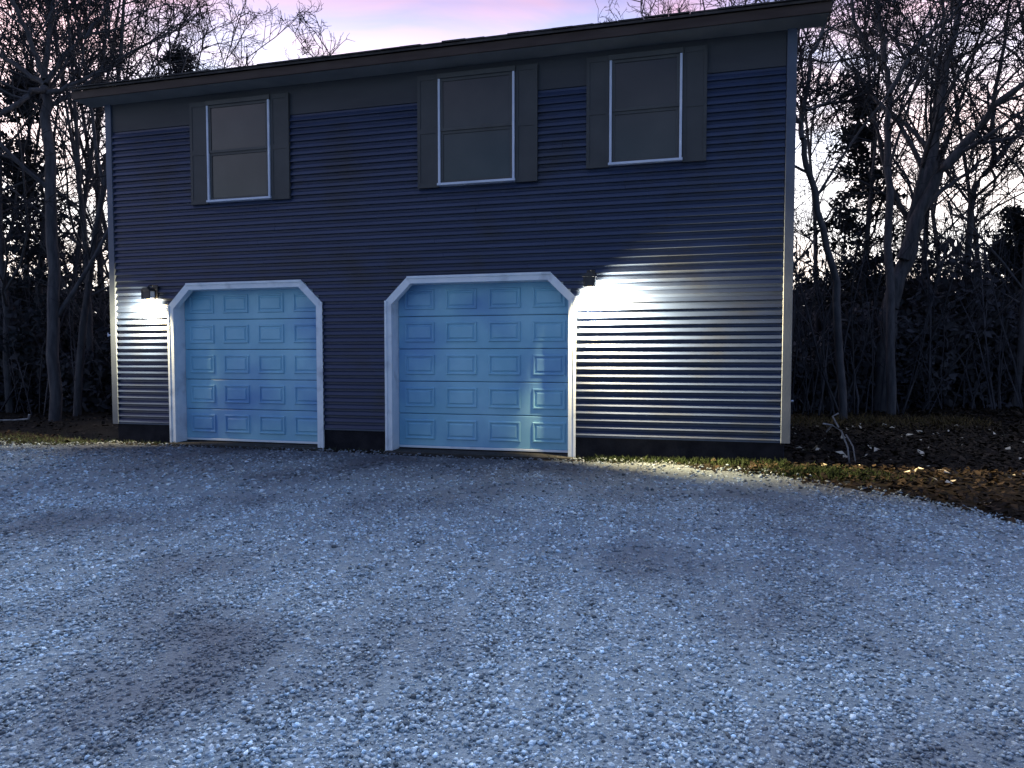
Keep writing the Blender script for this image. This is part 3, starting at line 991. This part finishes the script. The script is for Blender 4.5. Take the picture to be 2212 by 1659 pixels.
# ------------------------------------------------------------------ litter, grass, weeds
def litter():
    rg = np.random.default_rng(5)
    n = 42000
    x = np.where(rg.random(n) < .6, rg.uniform(10, 18, n), rg.uniform(-9, 22, n))
    y = rg.uniform(-7, 10, n)
    ok = (y > edge_y(x) - np.abs(rg.normal(0, .28, n))) & ~((x > -.1) & (x < W + .15) & (y > -.06)) & ~((x > .2) & (x < 8.5))
    x, y = x[ok], y[ok]
    n = len(x)
    s = rg.uniform(.02, .055, n)
    pale = (rg.random(n) < .022) & (x > 10.9) & (y < 5)
    s = np.where(pale, s * 1.5, s)
    an = rg.uniform(0, 6.28, n)
    u = np.stack([np.cos(an), np.sin(an), rg.normal(0, .25, n)], 1) * s[:, None]
    v = np.stack([-np.sin(an), np.cos(an), rg.normal(0, .35, n)], 1) * (s * .62)[:, None]
    c = np.stack([x, y, gz(x, y) + .018 + rg.random(n) * .02], 1)
    up_ = np.zeros_like(c)
    up_[:, 2] = s * rg.uniform(.1, .5, n)
    V = np.stack([c - u, c + v + up_, c + u, c - v + up_], 1).reshape(-1, 3)
    idx = np.arange(4 * n).reshape(n, 4)
    Fq = np.concatenate([idx[:, [0, 1, 2]], idx[:, [0, 2, 3]]])
    me = mesh_np('leaf_litter', V, Fq)
    t = np.where(pale, rg.uniform(.8, 1.5, n), rg.uniform(.02, .17, n) ** 1.0)
    base = np.where(pale[:, None], np.array([.42, .38, .30]), np.array([.27, .19, .125]))
    col = np.column_stack([base * t[:, None], np.ones(n)])
    a_ = me.attributes.new('tint', 'FLOAT_COLOR', 'FACE')
    a_.data.foreach_set('color', np.concatenate([col, col]).astype(np.float32).ravel())
    tag(link('leaf_litter', me, M['leaf']), 'fallen brown and pale leaves strewn beside the gravel', 'leaves', kind='stuff')


litter()


def blades(name, label, pts, h0, h1, col, seed):
    rg = np.random.default_rng(seed)
    n = len(pts)
    h = rg.uniform(h0, h1, n)
    an = rg.uniform(0, 6.28, n)
    w = np.stack([np.cos(an), np.sin(an), np.zeros(n)], 1) * rg.uniform(.003, .006, n)[:, None]
    ln = np.stack([rg.normal(0, .4, n), rg.normal(0, .4, n), np.ones(n)], 1) * h[:, None]
    c = np.column_stack([pts, gz(pts[:, 0], pts[:, 1])])
    V = np.stack([c - w, c + w, c + ln * .55 + w * .7, c + ln + np.array([0, 0, -.01])], 1).reshape(-1, 3)
    me = mesh_np(name, V, np.arange(4 * n).reshape(n, 4))
    a_ = me.attributes.new('tint', 'FLOAT_COLOR', 'FACE')
    t = rg.uniform(.5, 1.5, n)[:, None]
    cc = np.column_stack([np.array(col)[None] * t, np.ones(n)])
    a_.data.foreach_set('color', cc.astype(np.float32).ravel())
    tag(link(name, me, M['grass']), label, 'grass', kind='stuff')


rg = np.random.default_rng(8)
# along the foundation on the right and in the mossy patch off the corner
p1 = np.column_stack([rg.uniform(7.9, 10.5, 2600), -np.abs(rg.normal(0, .16, 2600)) - .05])
p2 = np.column_stack([rg.normal(10.75, .38, 3000), rg.normal(-.62, .17, 3000)])
blades('green_grass', 'short green grass and moss along the right foundation', np.concatenate([p1, p2]), .03, .10, (.45, .5, .5), 1)
p3 = np.column_stack([rg.uniform(-6, 0.0, 3800), rg.normal(-.25, .22, 3800)])
p4 = np.column_stack([rg.uniform(0, 8, 900), -np.abs(rg.normal(0, .07, 900)) - .03])
blades('pale_grass', 'pale dry grass fringe along the left end of the gravel', np.concatenate([p3, p4]), .02, .08, (1.0, .95, 1.5), 2)
q = at(1880, 905, 14.5)
p5 = np.column_stack([rg.uniform(11.2, 15.0, 2400), rg.normal(5.4, .5, 2400)])
blades('tan_grass', 'strip of tan dead grass at the wood edge right of the garage', p5, .06, .2, (2.6, 1.3, 1.4), 3)

# bent dead weed by the right corner
wd = empty('dead_weed', (11.25, 0.45, float(gz(11.25, .45))), 'pale bent dead weed beside the right garage corner', 'weed')
MB().tube([(0.12, 0, 0), (.10, .02, .2), (.02, .02, .42), (-.10, 0, .50), (-.22, -.02, .52)], .011, 6).tube([(.2, .02, 0), (.16, 0, .22), (.07, 0, .38)], .009, 6).build('stalk', M['pale'], wd)
MB().tube([(-.02, .01, .47), (-.1, 0, .62), (-.02, .02, .66)], .012, 6).tube([(-.1, 0, .5), (-.16, .05, .4)], .010, 6).build('seed_head', M['pale'], wd)
lg = empty('fallen_branch', at(30, 908, 12.6), 'thin pale fallen branch at the far left wood edge', 'branch')
a0 = at(-30, 908, 12.6) - at(30, 908, 12.6)
a1 = at(62, 905, 12.6) - at(30, 908, 12.6)
MB().tube([tuple(a0), (0, 0, .005), tuple(a1)], .016, 6).tube([tuple(a1), (a1[0] + .02, a1[1], a1[2] + .09)], .02, 6).build('stem', M['pale'], lg)
